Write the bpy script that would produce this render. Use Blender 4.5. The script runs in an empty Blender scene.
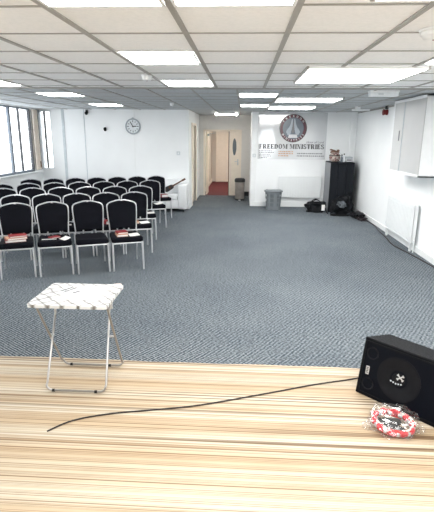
import bpy, bmesh, math, random
from mathutils import Vector, Matrix, noise
PI = math.pi
random.seed(7)
S = bpy.context.scene
COL = S.collection
CEIL = 2.39

# ------------------------------------------------------------------ materials
def new_mat(name):
    m = bpy.data.materials.new(name); m.use_nodes = True
    nt = m.node_tree; b = nt.nodes['Principled BSDF']
    return m, nt, b
def N(nt, t, **kw):
    n = nt.nodes.new(t)
    for k, v in kw.items():
        if k in n.inputs: n.inputs[k].default_value = v
        else: setattr(n, k, v)
    return n
def ramp(nt, fac, stops):
    r = nt.nodes.new('ShaderNodeValToRGB')
    e = r.color_ramp.elements
    while len(e) < len(stops): e.new(0.5)
    for i, (p, c) in enumerate(stops):
        e[i].position = p; e[i].color = (*c, 1)
    nt.links.new(fac, r.inputs[0])
    return r
def mat(name, col, rough=.6, metal=0, var=.06, scale=12, bump=0, spec=.5, coat=0):
    m, nt, b = new_mat(name)
    tc = N(nt, 'ShaderNodeTexCoord')
    nz = N(nt, 'ShaderNodeTexNoise', Scale=scale, Detail=3.0)
    nt.links.new(tc.outputs['Object'], nz.inputs['Vector'])
    lo = tuple(max(0, c*(1-var)) for c in col); hi = tuple(min(1, c*(1+var)) for c in col)
    r = ramp(nt, nz.outputs['Fac'], [(.3, lo), (.7, hi)])
    nt.links.new(r.outputs[0], b.inputs['Base Color'])
    b.inputs['Roughness'].default_value = rough; b.inputs['Metallic'].default_value = metal
    b.inputs['Specular IOR Level'].default_value = spec
    b.inputs['Coat Weight'].default_value = coat
    if bump:
        bp = N(nt, 'ShaderNodeBump', Strength=bump, Distance=.01)
        nt.links.new(nz.outputs['Fac'], bp.inputs['Height']); nt.links.new(bp.outputs[0], b.inputs['Normal'])
    return m
def emit(name, col, st):
    m, nt, b = new_mat(name)
    b.inputs['Base Color'].default_value = (.8, .8, .8, 1)
    b.inputs['Emission Color'].default_value = (*col, 1); b.inputs['Emission Strength'].default_value = st
    return m
def glass(name, gl=.08, tint=(1, 1, 1), rough=.02):
    m, nt, b = new_mat(name)
    t = N(nt, 'ShaderNodeBsdfTransparent'); t.inputs[0].default_value = (*tint, 1)
    g = N(nt, 'ShaderNodeBsdfGlossy', Roughness=rough)
    mx = N(nt, 'ShaderNodeMixShader'); mx.inputs[0].default_value = gl
    nt.links.new(t.outputs[0], mx.inputs[1]); nt.links.new(g.outputs[0], mx.inputs[2])
    nt.links.new(mx.outputs[0], nt.nodes['Material Output'].inputs[0])
    return m

M = {}
M['wall'] = mat('white_wall_paint', (.86, .88, .885), .55, var=.02, scale=2, bump=.02)
M['beige'] = mat('beige_wall_paint', (.64, .595, .54), .6, var=.03, scale=2)
M['alcove'] = mat('grey_alcove_paint', (.70, .685, .66), .6, var=.02)
M['cream'] = mat('cream_door_paint', (.88, .80, .70), .4, var=.03)
M['trim'] = mat('white_gloss_trim', (.84, .86, .86), .35, var=.02)
M['white'] = mat('white_enamel', (.85, .87, .88), .35, var=.02)
M['grey_trim'] = mat('grey_joint_strip', (.55, .6, .63), .6)
M['tbar'] = mat('ceiling_grid_metal', (.36, .35, .33), .5, var=.05)
M['frame_dark'] = mat('dark_window_frame', (.02, .022, .03), .4)
M['frame_grey'] = mat('grey_window_frame', (.15, .18, .22), .4)
M['frame_white'] = mat('white_window_frame', (.8, .84, .86), .4)
M['glass'] = glass('window_glass', .06)
M['chrome'] = mat('brushed_silver_tube', (.40, .39, .38), .3, .9, var=.05, scale=40)
M['silver'] = mat('silver_chair_tube', (.66, .67, .69), .35, .7, var=.04, scale=40)
M['blackfab'] = mat('black_upholstery', (.005, .0055, .009), .9, var=.3, scale=160, bump=.1, spec=.12)
M['black'] = mat('black_plastic', (.008, .009, .010), .5, var=.2, scale=60, spec=.2)
M['vinyl'] = mat('black_speaker_vinyl', (.0045, .005, .0065), .55, var=.3, scale=240, bump=.25, spec=.10)
M['grille'] = mat('black_grille', (.003, .004, .007), .55, var=.4, scale=300, bump=.1, spec=.06)
M['cone'] = mat('dark_grey_cone', (.0055, .006, .008), .6, var=.2, scale=30, spec=.12)
M['rubber'] = mat('black_rubber', (.012, .012, .014), .7)
M['cable'] = mat('dark_cable', (.016, .011, .013), .6)
M['sofa'] = mat('white_leatherette', (.80, .82, .83), .4, var=.03, scale=8, bump=.05)
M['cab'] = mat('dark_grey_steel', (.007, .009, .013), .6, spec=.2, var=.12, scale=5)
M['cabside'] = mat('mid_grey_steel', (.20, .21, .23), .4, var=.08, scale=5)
M['bag'] = mat('black_nylon', (.007, .008, .010), .5, var=.4, scale=30, bump=.3, spec=.15)
M['bingrey'] = mat('grey_bin_plastic', (.16, .18, .195), .45, var=.05)
M['binlid'] = mat('charcoal_lid', (.03, .032, .035), .5)
M['binsteel'] = mat('dull_metal_bin', (.36, .33, .31), .35, .6, var=.15, scale=8)
M['red'] = mat('red_cover', (.24, .02, .022), .5, var=.15, scale=20)
M['tan'] = mat('tan_cover', (.48, .25, .15), .55, var=.15, scale=20)
M['paper'] = mat('white_paper', (.85, .84, .82), .7, var=.03)
M['redlamp'] = mat('red_alarm_plastic', (.20, .012, .014), .4)
M['brown'] = mat('brown_wood', (.11, .045, .02), .4, var=.3, scale=30)
M['steel'] = mat('pale_steel', (.6, .62, .64), .35, .7)
M['rad'] = mat('off_white_radiator_enamel', (.76, .785, .79), .4, var=.01)
M['cup'] = mat('pale_grey_laminate', (.50, .51, .51), .4, var=.02, scale=4)
M['panelL'] = emit('lit_diffuser', (1, .985, .965), 11.5)
M['spot'] = emit('lit_spot_lens', (1, .96, .9), 60.0)
M['corlamp'] = emit('lit_corridor_diffuser', (1, .95, .88), 34.0)
M['redcarpet'] = mat('red_carpet', (.085, .006, .009), .95, var=.25, scale=60)
M['curtain'] = mat('beige_curtain_fabric', (.80, .72, .64), .8, var=.06, scale=20)

def carpet_mat():
    m, nt, b = new_mat('blue_grey_carpet')
    tc = N(nt, 'ShaderNodeTexCoord')
    mp = N(nt, 'ShaderNodeMapping'); mp.inputs['Rotation'].default_value = (0, 0, -.55); mp.inputs['Scale'].default_value = (.42, 1, 1)
    nt.links.new(tc.outputs['Object'], mp.inputs[0])
    n1 = N(nt, 'ShaderNodeTexNoise', Scale=110.0, Detail=1.0)
    n2 = N(nt, 'ShaderNodeTexNoise', Scale=1.1, Detail=5.0)
    nt.links.new(mp.outputs[0], n1.inputs['Vector']); nt.links.new(tc.outputs['Object'], n2.inputs['Vector'])
    ws = []
    for rz, sc_ in ((-.95, 13.0), (.55, 9.0)):      # woven ribs running diagonally, broken into dashes
        mw_ = N(nt, 'ShaderNodeMapping'); mw_.inputs['Rotation'].default_value = (0, 0, rz)
        nt.links.new(tc.outputs['Object'], mw_.inputs[0])
        wv = N(nt, 'ShaderNodeTexWave', Scale=sc_, Distortion=1.5); wv.inputs['Detail'].default_value = 1; wv.inputs['Detail Scale'].default_value = 3
        nt.links.new(mw_.outputs[0], wv.inputs['Vector']); ws.append(wv.outputs['Fac'])
    def mt(op, a_, b_):
        q_ = N(nt, 'ShaderNodeMath', operation=op)
        for i_, v_ in enumerate((a_, b_)):
            if isinstance(v_, float): q_.inputs[i_].default_value = v_
            else: nt.links.new(v_, q_.inputs[i_])
        return q_.outputs[0]
    rib = mt('ADD', mt('MULTIPLY', ws[0], .22), mt('MULTIPLY', ws[1], .10))
    fac = mt('ADD', mt('MULTIPLY', n1.outputs['Fac'], .68), rib)
    r = ramp(nt, fac, [(.35, (.022, .032, .043)), (.5, (.102, .122, .138)), (.65, (.29, .315, .335))])
    r2 = ramp(nt, n2.outputs['Fac'], [(.32, (.80, .82, .84)), (.68, (1.0, 1.0, .99))])
    mx = N(nt, 'ShaderNodeMixRGB', blend_type='MULTIPLY'); mx.inputs[0].default_value = 1
    nt.links.new(r.outputs[0], mx.inputs[1]); nt.links.new(r2.outputs[0], mx.inputs[2])
    nt.links.new(mx.outputs[0], b.inputs['Base Color'])
    b.inputs['Roughness'].default_value = .95; b.inputs['Specular IOR Level'].default_value = .15
    return m
M['carpet'] = carpet_mat()

def vinyl_mat():
    m, nt, b = new_mat('striped_wood_effect_vinyl')
    tc = N(nt, 'ShaderNodeTexCoord')
    def lay(sx, sy, sc, det, dist=0.0, off=0):
        mp = N(nt, 'ShaderNodeMapping'); mp.inputs['Scale'].default_value = (sx, sy, 1); mp.inputs['Location'].default_value = (off, off*1.7, 0)
        nt.links.new(tc.outputs['Object'], mp.inputs[0])
        n = N(nt, 'ShaderNodeTexNoise', Scale=sc, Detail=det, Distortion=dist)
        nt.links.new(mp.outputs[0], n.inputs['Vector']); return n
    a = lay(.015, 6.5, 1.0, 1.0, 0)         # pale and tan bands
    f = lay(.35, 110, 1.0, 1.0, .0, 3)       # fine hairlines
    d = lay(.010, 15, 1.0, .6, 0, 9)       # dark vein lines follow the noise contours
    w_ = lay(1.6, 7, 1.0, 4.0, .3, 5)       # cloudy wear
    base = ramp(nt, a.outputs['Fac'], [(.36, (.45, .35, .235)), (.47, (.49, .40, .285)), (.56, (.545, .485, .385))])
    fr = ramp(nt, f.outputs['Fac'], [(.34, (.86, .83, .79)), (.50, (1, 1, 1))])
    W1 = (1, 1, 1); DK = (.22, .15, .10); MD = (.58, .48, .39)
    dr = ramp(nt, d.outputs['Fac'], [(.355, W1), (.372, DK), (.390, MD), (.42, W1), (.452, W1), (.462, MD), (.472, W1), (.500, W1), (.511, DK), (.522, MD), (.545, W1), (.585, W1), (.598, DK), (.612, W1), (.64, W1), (.655, MD), (.67, W1)])
    wr = ramp(nt, w_.outputs['Fac'], [(.3, (.88, .86, .83)), (.6, (1, 1, 1))])
    m0 = N(nt, 'ShaderNodeMixRGB', blend_type='MULTIPLY'); m0.inputs[0].default_value = 1
    nt.links.new(base.outputs[0], m0.inputs[1]); nt.links.new(wr.outputs[0], m0.inputs[2])
    base = m0
    m1 = N(nt, 'ShaderNodeMixRGB', blend_type='MULTIPLY'); m1.inputs[0].default_value = 1
    m2 = N(nt, 'ShaderNodeMixRGB', blend_type='MULTIPLY'); m2.inputs[0].default_value = 1
    nt.links.new(base.outputs[0], m1.inputs[1]); nt.links.new(fr.outputs[0], m1.inputs[2])
    nt.links.new(m1.outputs[0], m2.inputs[1]); nt.links.new(dr.outputs[0], m2.inputs[2])
    nt.links.new(m2.outputs[0], b.inputs['Base Color'])
    b.inputs['Roughness'].default_value = .55; b.inputs['Specular IOR Level'].default_value = .25
    return m
M['woodvinyl'] = vinyl_mat()

def tile_mat(name, lo, hi):
    m, nt, b = new_mat(name)
    tc = N(nt, 'ShaderNodeTexCoord')
    n1 = N(nt, 'ShaderNodeTexNoise', Scale=45.0, Detail=3.0)
    nt.links.new(tc.outputs['Object'], n1.inputs['Vector'])
    r = ramp(nt, n1.outputs['Fac'], [(.35, lo), (.6, hi)])
    nt.links.new(r.outputs[0], b.inputs['Base Color']); b.inputs['Roughness'].default_value = .9
    b.inputs['Specular IOR Level'].default_value = .1
    return m
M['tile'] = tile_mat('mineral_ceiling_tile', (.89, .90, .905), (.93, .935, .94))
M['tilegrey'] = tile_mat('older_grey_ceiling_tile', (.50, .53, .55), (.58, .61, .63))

def tabletop_mat():
    m, nt, b = new_mat('white_tabletop_with_lattice_print')
    tc = N(nt, 'ShaderNodeTexCoord')
    nz = N(nt, 'ShaderNodeTexNoise', Scale=7.0, Detail=2.0)
    nt.links.new(tc.outputs['Object'], nz.inputs['Vector'])
    sc = N(nt, 'ShaderNodeVectorMath', operation='SCALE'); sc.inputs['Scale'].default_value = .05
    nt.links.new(nz.outputs['Color'], sc.inputs[0])
    ad = N(nt, 'ShaderNodeVectorMath', operation='ADD')
    nt.links.new(tc.outputs['Object'], ad.inputs[0]); nt.links.new(sc.outputs[0], ad.inputs[1])
    outs = []
    for rz in (PI/4, -PI/4):
        mp = N(nt, 'ShaderNodeMapping'); mp.inputs['Rotation'].default_value = (0, 0, rz)
        nt.links.new(ad.outputs[0], mp.inputs[0])
        w = N(nt, 'ShaderNodeTexWave', Scale=3.9, Distortion=2.2); w.inputs['Detail'].default_value = 2
        nt.links.new(mp.outputs[0], w.inputs['Vector'])
        outs.append(ramp(nt, w.outputs['Fac'], [(.015, (.38, .35, .32)), (.07, (.60, .63, .65)), (.19, (1, 1, 1))]))
    mx = N(nt, 'ShaderNodeMixRGB', blend_type='MULTIPLY'); mx.inputs[0].default_value = 1
    nt.links.new(outs[0].outputs[0], mx.inputs[1]); nt.links.new(outs[1].outputs[0], mx.inputs[2])
    # the print is strong along the edges and fades to white in the middle
    sep = N(nt, 'ShaderNodeSeparateXYZ'); nt.links.new(tc.outputs['Object'], sep.inputs[0])
    def mth(op, x, y=None):
        n = N(nt, 'ShaderNodeMath', operation=op)
        for i, v in enumerate((x, y)):
            if v is None: continue
            if isinstance(v, (int, float)): n.inputs[i].default_value = v
            else: nt.links.new(v, n.inputs[i])
        return n.outputs[0]
    ex = mth('DIVIDE', mth('ABSOLUTE', mth('SUBTRACT', sep.outputs[0], .05)), .26)
    ey = mth('DIVIDE', mth('ABSOLUTE', mth('SUBTRACT', sep.outputs[1], .04)), .26)
    k = ramp(nt, mth('MAXIMUM', ex, ey), [(.35, (.12, .12, .12)), (.75, (1, 1, 1))])
    m2 = N(nt, 'ShaderNodeMixRGB'); m2.inputs[1].default_value = (.66, .67, .665, 1)
    nt.links.new(k.outputs[0], m2.inputs[0])
    bs = N(nt, 'ShaderNodeMixRGB', blend_type='MULTIPLY'); bs.inputs[0].default_value = 1; bs.inputs[2].default_value = (.66, .67, .665, 1)
    nt.links.new(mx.outputs[0], bs.inputs[1]); nt.links.new(bs.outputs[0], m2.inputs[2])
    nt.links.new(m2.outputs[0], b.inputs['Base Color']); b.inputs['Roughness'].default_value = .35
    return m
M['tabletop'] = tabletop_mat()

def spotted(name, base, c2, sc, th):
    m, nt, b = new_mat(name)
    tc = N(nt, 'ShaderNodeTexCoord')
    v = N(nt, 'ShaderNodeTexVoronoi', Scale=sc); nt.links.new(tc.outputs['Object'], v.inputs['Vector'])
    r = ramp(nt, v.outputs['Distance'], [(th, c2), (th+.06, base)])
    nt.links.new(r.outputs[0], b.inputs['Base Color']); b.inputs['Roughness'].default_value = .5
    return m
M['tamb'] = spotted('red_and_white_lacquer', (.82, .74, .70), (.72, .04, .05), 15, .52)
M['pot'] = spotted('patterned_pot', (.36, .31, .28), (.12, .025, .025), 22, .4)
M['redprint'] = spotted('red_printed_cover', (.24, .02, .025), (.12, .02, .02), 60, .3)
M['film'] = glass('crumpled_clear_film', .12, (.97, .97, .97), .22)
M['binclear'] = glass('smoky_clear_plastic', .2, (.6, .58, .55), .2)

def banner_mat():
    m, nt, b = new_mat('glossy_vinyl_banner')
    tc = N(nt, 'ShaderNodeTexCoord')
    nz = N(nt, 'ShaderNodeTexNoise', Scale=2.2, Detail=2.0); nt.links.new(tc.outputs['Object'], nz.inputs['Vector'])
    r = ramp(nt, nz.outputs['Fac'], [(.3, (.60, .62, .64)), (.7, (.68, .70, .715))])
    nt.links.new(r.outputs[0], b.inputs['Base Color'])
    b.inputs['Roughness'].default_value = .06; b.inputs['Specular IOR Level'].default_value = .8; b.inputs['IOR'].default_value = 1.9
    return m
M['banner'] = banner_mat()
M['ink'] = mat('black_print', (.012, .012, .02), .25, spec=.9)
M['ink_grey'] = mat('grey_print', (.17, .175, .19), .25, spec=.9)
M['ink_brown'] = mat('brown_print', (.50, .30, .18), .25, spec=.9)
M['ink_red'] = mat('maroon_print', (.10, .03, .045), .25, spec=.7)
M['ink_blue'] = mat('slate_blue_print', (.13, .16, .20), .25, spec=.7)
M['ink_pale'] = mat('pale_blue_print', (.38, .43, .49), .25, spec=.7)
M['ink_white'] = mat('white_print', (.7, .7, .72), .25, spec=.7)

# ------------------------------------------------------------------ mesh tools
class MB:
    def __init__(s): s.bm = bmesh.new()
    def box(s, x0, x1, y0, y1, z0, z1, bev=0, seg=2, mtx=None):
        b = bmesh.new()
        bmesh.ops.create_cube(b, size=1)
        for v in b.verts:
            v.co = Vector(((x0+x1)/2+v.co.x*(x1-x0), (y0+y1)/2+v.co.y*(y1-y0), (z0+z1)/2+v.co.z*(z1-z0)))
        if bev: bmesh.ops.bevel(b, geom=b.edges[:], offset=bev, segments=seg, profile=.5, affect='EDGES')
        return s.add(b, mtx)
    def add(s, b, mtx=None):
        if mtx: bmesh.ops.transform(b, matrix=mtx, verts=b.verts)
        me = bpy.data.meshes.new('t'); b.to_mesh(me); b.free(); s.bm.from_mesh(me); bpy.data.meshes.remove(me)
        return s
    def tube(s, pts, r, n=8, closed=False, cap=True, rs=None):
        pts = [Vector(p) for p in pts]; bm = s.bm; rings = []
        m = len(pts); up = None
        for i, p in enumerate(pts):
            if closed: t = pts[(i+1) % m]-pts[i-1]
            else: t = pts[min(i+1, m-1)]-pts[max(i-1, 0)]
            t.normalize()
            if up is None:
                up = Vector((0, 0, 1)) if abs(t.z) < .9 else Vector((1, 0, 0))
            a = (up - t*up.dot(t)).normalized(); up = a; c = t.cross(a)
            rr = rs[i] if rs else r
            rings.append([bm.verts.new(p + (a*math.cos(2*PI*k/n)+c*math.sin(2*PI*k/n))*rr) for k in range(n)])
        for i in range(m if closed else m-1):
            A, B = rings[i], rings[(i+1) % m]
            for k in range(n): bm.faces.new((A[k], A[(k+1) % n], B[(k+1) % n], B[k]))
        if cap and not closed:
            bm.faces.new(rings[0][::-1]); bm.faces.new(rings[-1])
        return s
    def lathe(s, prof, n=24, mtx=None, cap=True):
        b = bmesh.new(); rings = []
        for r, z in prof:
            rings.append([b.verts.new((r*math.cos(2*PI*k/n), r*math.sin(2*PI*k/n), z)) for k in range(n)])
        for A, B in zip(rings, rings[1:]):
            for k in range(n): b.faces.new((A[k], A[(k+1) % n], B[(k+1) % n], B[k]))
        if cap:
            b.faces.new(rings[0][::-1]); b.faces.new(rings[-1])
        return s.add(b, mtx)
    def prism(s, poly, h0, h1, mtx=None):     # polygon in XY, extruded from z=h0 to z=h1
        b = bmesh.new()
        A = [b.verts.new((x, y, h0)) for x, y in poly]; B = [b.verts.new((x, y, h1)) for x, y in poly]
        n = len(poly)
        b.faces.new(A[::-1]); b.faces.new(B)
        for k in range(n): b.faces.new((A[k], A[(k+1) % n], B[(k+1) % n], B[k]))
        return s.add(b, mtx)
    def build(s, name, m, parent=None, smooth=False, kind=None, loc=None, label=None, cat=None, group=None):
        bmesh.ops.remove_doubles(s.bm, verts=s.bm.verts, dist=1e-6)
        bmesh.ops.recalc_face_normals(s.bm, faces=s.bm.faces)
        me = bpy.data.meshes.new(name); s.bm.to_mesh(me); s.bm.free()
        if loc is not None and parent is None: me.transform(Matrix.Translation(-Vector(loc)))
        if smooth:
            for p in me.polygons: p.use_smooth = True
            try: me.set_sharp_from_angle(angle=math.radians(40))
            except Exception: pass
        me.materials.append(m)
        o = bpy.data.objects.new(name, me); COL.objects.link(o)
        if loc is not None and parent is None: o.location = loc
        if parent: o.parent = parent
        if kind: o['kind'] = kind
        if label: o['label'] = label
        if cat: o['category'] = cat
        if group: o['group'] = group
        return o
def thing(name, label, cat, loc=(0, 0, 0), rz=0, group=None):
    o = bpy.data.objects.new(name, None); COL.objects.link(o); o.empty_display_size = .1
    o.location = loc; o.rotation_euler = (0, 0, rz); o['label'] = label; o['category'] = cat
    if group: o['group'] = group
    return o
def copy_tree(o, parent=None):
    c = o.copy(); COL.objects.link(c); c.parent = parent
    for ch in list(o.children): copy_tree(ch, c)
    return c
def struct(name, mb, m, parent=None, smooth=False):
    return mb.build(name, m, parent, smooth, kind=None if parent else 'structure')
def sstruct(name):
    o = bpy.data.objects.new(name, None); COL.objects.link(o); o['kind'] = 'structure'; return o
RX90 = Matrix.Rotation(PI/2, 4, 'X')       # XY -> XZ, z -> -y
def T(x, y, z): return Matrix.Translation((x, y, z))
def lump(mb, loc, size, amp, freq, seed, sub=3, flat=.0):
    b = bmesh.new(); bmesh.ops.create_icosphere(b, subdivisions=sub, radius=1)
    for v in b.verts:
        c = v.co.copy()
        for i in range(3): c[i] = math.copysign(abs(c[i])**.7, c[i])
        d = noise.noise(v.co*freq+Vector((seed, seed*2, 0)))
        c *= 1+amp*d
        p = Vector((c.x*size[0], c.y*size[1], c.z*size[2]))
        p.z = max(p.z, -size[2]*.92)
        v.co = p
    mb.add(b, T(loc[0], loc[1], loc[2]+size[2]*.92)); return mb

def text_mesh(txt, size, extrude=.0006, offset=0.0, sx=1.0, align='CENTER', shear=0.0):
    c = bpy.data.curves.new('txt', 'FONT'); c.body = txt; c.size = size; c.extrude = extrude; c.offset = offset
    c.align_x = align; c.align_y = 'CENTER'; c.shear = shear; c.resolution_u = 3
    o = bpy.data.objects.new('txt', c); COL.objects.link(o)
    dg = bpy.context.evaluated_depsgraph_get()
    me = bpy.data.meshes.new_from_object(o.evaluated_get(dg))
    b = bmesh.new(); b.from_mesh(me)
    bpy.data.objects.remove(o); bpy.data.curves.remove(c); bpy.data.meshes.remove(me)
    for v in b.verts: v.co.x *= sx
    return b

# ------------------------------------------------------------------ setting
XL, XR, YB, YC, YA, YR = -5.05, 2.82, 12.1, 11.42, 14.2, -1.6
ALX, PRX = -1.33, .2                       # alcove between the clock wall and the banner wall
YE = 3.37                                  # front edge of the wood-effect vinyl
struct('floor', MB().box(XL-.2, XR+.2, YR-.2, YA+.02, -.12, 0), M['carpet'])
fl = MB()
# slightly wavy vinyl edge
n = 60; xs = [XL+(XR-XL)*i/n for i in range(n+1)]
poly = [(XL, YR), (XR, YR)] + [(x, YE+.006*math.sin(x*3.1)+.004*math.sin(x*11)) for x in reversed(xs)]
fl.prism(poly, 0, .006)
struct('floor_vinyl', fl, M['woodvinyl'])
struct('floor_corridor', MB().box(-1.4, .4, YA+.02, 19, -.12, 0), M['redcarpet'])
struct('ceiling', MB().box(XL-.2, XR+.2, YR-.2, 6.2, CEIL, CEIL+.1), M['tile'])
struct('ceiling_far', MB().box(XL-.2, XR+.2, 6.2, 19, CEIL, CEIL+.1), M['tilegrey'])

# ceiling grid: two runs, the far one offset sideways
g = MB()
zt = CEIL
i0 = -9
for k in range(-8, 6):
    x = .243+.6*k
    if XL < x < XR: g.box(x-.016, x+.016, YR, 6.15, zt-.008, zt)
for j in range(-6, 7):
    y = 2.358+.6*j
    g.box(XL, XR, y-.009, y+.009, zt-.005, zt)
for k in range(-8, 6):
    x = -.1+.6*k
    if XL < x < XR: g.box(x-.012, x+.012, 6.35, YA if ALX < x < PRX else (YC if x < ALX else YB), zt-.008, zt)
for j in range(0, 14):
    y = 6.35+.6*j
    x0, x1 = (XL, XR) if y < YC else ((ALX, XR) if y < YB else (ALX, PRX))
    g.box(x0, x1, y-.008, y+.008, zt-.005, zt)
struct('trim_1', g, M['tbar'])
struct('trim_2', MB().box(XL, XR, 6.16, 6.24, zt-.010, zt), M['tbar'])

# left wall with a band of windows
SILL, HEAD = .92, 2.375
wins = [(8.25, 11.02), (5.2, 8.05), (2.15, 5.0), (-.9, 1.95)]
w = MB()
w.box(XL-.2, XL, YR-.2, 11.65, 0, SILL); w.box(XL-.2, XL, YR-.2, 11.65, HEAD, CEIL)
edges = [YR-.2] + [e for a in reversed(wins) for e in a] + [11.65]
for a, b_ in zip(edges[::2], edges[1::2]): w.box(XL-.2, XL, a, b_, SILL, HEAD)
struct('wall_left', w, M['wall'])
struct('trim_3', MB().box(XL, XL+.05, YR, 11.4, SILL-.035, SILL, .006), M['trim'])

def window_side(idx, y0, y1, mull):
    r = sstruct('window_%d' % idx)
    x = XL-.03
    f = MB()
    f.box(x-.05, x+.03, y0, y1, SILL, SILL+.05); f.box(x-.05, x+.03, y0, y1, HEAD-.03, HEAD)
    f.box(x-.05, x+.03, y0, y0+.05, SILL, HEAD)
    struct('window_frame', f, M['frame_grey'], r)
    struct('window_frame', MB().box(x-.03, x+.03, y1-.035, y1, SILL, HEAD), M['frame_dark'], r)
    for i, y in enumerate(mull):
        wd = .04 if i % 2 == 0 else .016
        struct('mullion', MB().box(x-.03, x+.02, y-wd, y+wd, SILL+.05, HEAD-.03), M['frame_grey'] if i % 2 == 0 else M['frame_dark'], r)
    struct('pane', MB().box(x-.012, x-.006, y0+.05, y1-.05, SILL+.05, HEAD-.03), M['glass'], r)
window_side(1, 8.25, 11.02, [10.04, 10.49, 9.1])
window_side(2, 5.2, 8.05, [5.95, 6.4, 6.9])
window_side(3, 2.15, 5.0, [2.9, 3.35, 3.85])
window_side(4, -.9, 1.95, [-.15, .3, .8])

# clock wall (with the narrow window at its left end)
WX0, WX1 = -5.03, -4.73
w = MB()
w.box(XL, ALX-.12, YC+.03, YC+.2, 0, .95); w.box(WX1, ALX-.12, YC+.03, YC+.2, .95, CEIL)
w.box(XL, WX1, YC+.03, YC+.2, 2.36, CEIL); w.box(XL, WX0, YC+.03, YC+.2, .95, 2.36)
w.box(-4.45, ALX-.12, YC, YC+.03, 0, CEIL)
struct('wall_back_left', w, M['wall'])
r = sstruct('window_5')
struct('window_frame', MB().box(WX0, WX0+.02, YC+.04, YC+.12, .95, 2.36).box(WX0, WX1, YC+.04, YC+.12, .95, .975).box(WX1-.03, WX1, YC+.04, YC+.12, .95, 2.36).box(WX0, WX1, YC+.04, YC+.12, 2.33, 2.36), M['frame_white'], r)
struct('mullion', MB().box(-4.92, -4.888, YC+.03, YC+.1, .975, 2.33), M['frame_dark'], r)
struct('pane', MB().box(WX0+.02, WX1-.03, YC+.08, YC+.086, .975, 2.33), M['glass'], r)
struct('trim_4', MB().box(-4.45, -4.39, YC-.012, YC, 0, CEIL), M['grey_trim'])
struct('trim_5', MB().box(-3.90, -3.885, YC-.008, YC, 0, CEIL), M['grey_trim'])
struct('trim_6', MB().box(-2.68, -2.66, YC-.008, YC, 0, 1.82).box(-2.69, -2.65, YC-.014, YC, 2.19, CEIL), M['trim'])
struct('baseboard_back_left', MB().box(XL, ALX, YC-.015, YC, 0, .12, .004), M['trim'])

# alcove: left side wall with a door, back wall with the corridor doorway
A_DY0, A_DY1 = 12.05, 13.0
w = MB()
w.box(ALX-.12, ALX, YC, A_DY0, 0, CEIL); w.box(ALX-.12, ALX, A_DY1, YA, 0, CEIL); w.box(ALX-.12, ALX, A_DY0, A_DY1, 2.05, CEIL)
struct('wall_alcove_left', w, M['wall'])
d = sstruct('door_1')
struct('door_leaf', MB().box(ALX-.07, ALX-.03, A_DY0, A_DY1, .005, 2.05), M['cream'], d)
struct('door_frame', MB().box(ALX-.06, ALX+.025, A_DY0-.06, A_DY0, 0, 2.11).box(ALX-.06, ALX+.025, A_DY1, A_DY1+.06, 0, 2.11).box(ALX-.06, ALX+.025, A_DY0, A_DY1, 2.05, 2.11), M['cream'], d)
struct('baseboard_alcove_left', MB().box(ALX, ALX+.015, YC-.015, A_DY0-.06, 0, .14, .004), M['trim'])
DX0, DX1, DX2, DH = -1.16, -.44, -.11, 1.92
w = MB()
w.box(ALX-.12, DX0-.05, YA, YA+.14, 0, CEIL); w.box(DX2+.05, .6, YA, YA+.14, 0, CEIL); w.box(DX0-.05, DX2+.05, YA, YA+.14, DH+.05, CEIL)
struct('wall_alcove_back', w, M['alcove'])
struct('baseboard_alcove_back', MB().box(DX2+.06, PRX, YA-.015, YA, 0, .13), M['binlid'])
d = sstruct('door_2')
struct('door_frame', MB().box(DX0-.05, DX0, YA-.02, YA+.14, 0, DH+.05).box(DX2, DX2+.05, YA-.02, YA+.14, 0, DH+.05).box(DX0-.05, DX2+.05, YA-.02, YA+.14, DH, DH+.05), M['cream'], d)
lf = MB()       # fixed right leaf with a vision panel cut in it
vx0, vx1, vz0, vz1 = DX1+.11, DX1+.23, 1.22, 1.72
lf.box(DX1, vx0, YA+.02, YA+.06, .005, DH); lf.box(vx1, DX2, YA+.02, YA+.06, .005, DH)
lf.box(vx0, vx1, YA+.02, YA+.06, .005, vz0); lf.box(vx0, vx1, YA+.02, YA+.06, vz1, DH)
leaf = struct('door_leaf', lf, M['cream'], d)
struct('leaf_shadow_strip', MB().box(DX1-.012, DX1+.012, YA+.012, YA+.02, .005, DH), M['brown'], d)  # dark strip standing in for the shadow line along the leaf's edge
struct('vision_panel', MB().prism([((vx0+vx1)/2+.058*math.cos(t*PI/12), (vz0+vz1)/2+.25*math.sin(t*PI/12)) for t in range(24)], -(YA+.05), -(YA+.03), RX90), mat('dark_wired_glass', (.12, .15, .17), .15), d)
struct('door_handle', MB().box(DX2-.07, DX2-.035, YA+.005, YA+.02, .93, 1.11, .004).tube([(DX2-.052, YA-.03, 1.04), (DX2-.15, YA-.03, 1.04)], .01).tube([(DX2-.052, YA+.01, 1.04), (DX2-.052, YA-.03, 1.04)], .01), M['steel'], d, True)
struct('door_leaf', MB().box(DX0+.01, DX0+.05, YA+.15, YA+.88, .005, DH), M['cream'], d)
struct('door_closer', MB().box(DX0+.055, DX0+.1, YA+.2, YA+.45, DH-.14, DH-.08).tube([(DX0+.08, YA+.3, DH-.07), (DX0+.3, YA+.12, DH-.05)], .008), M['grey_trim'], d)
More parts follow.
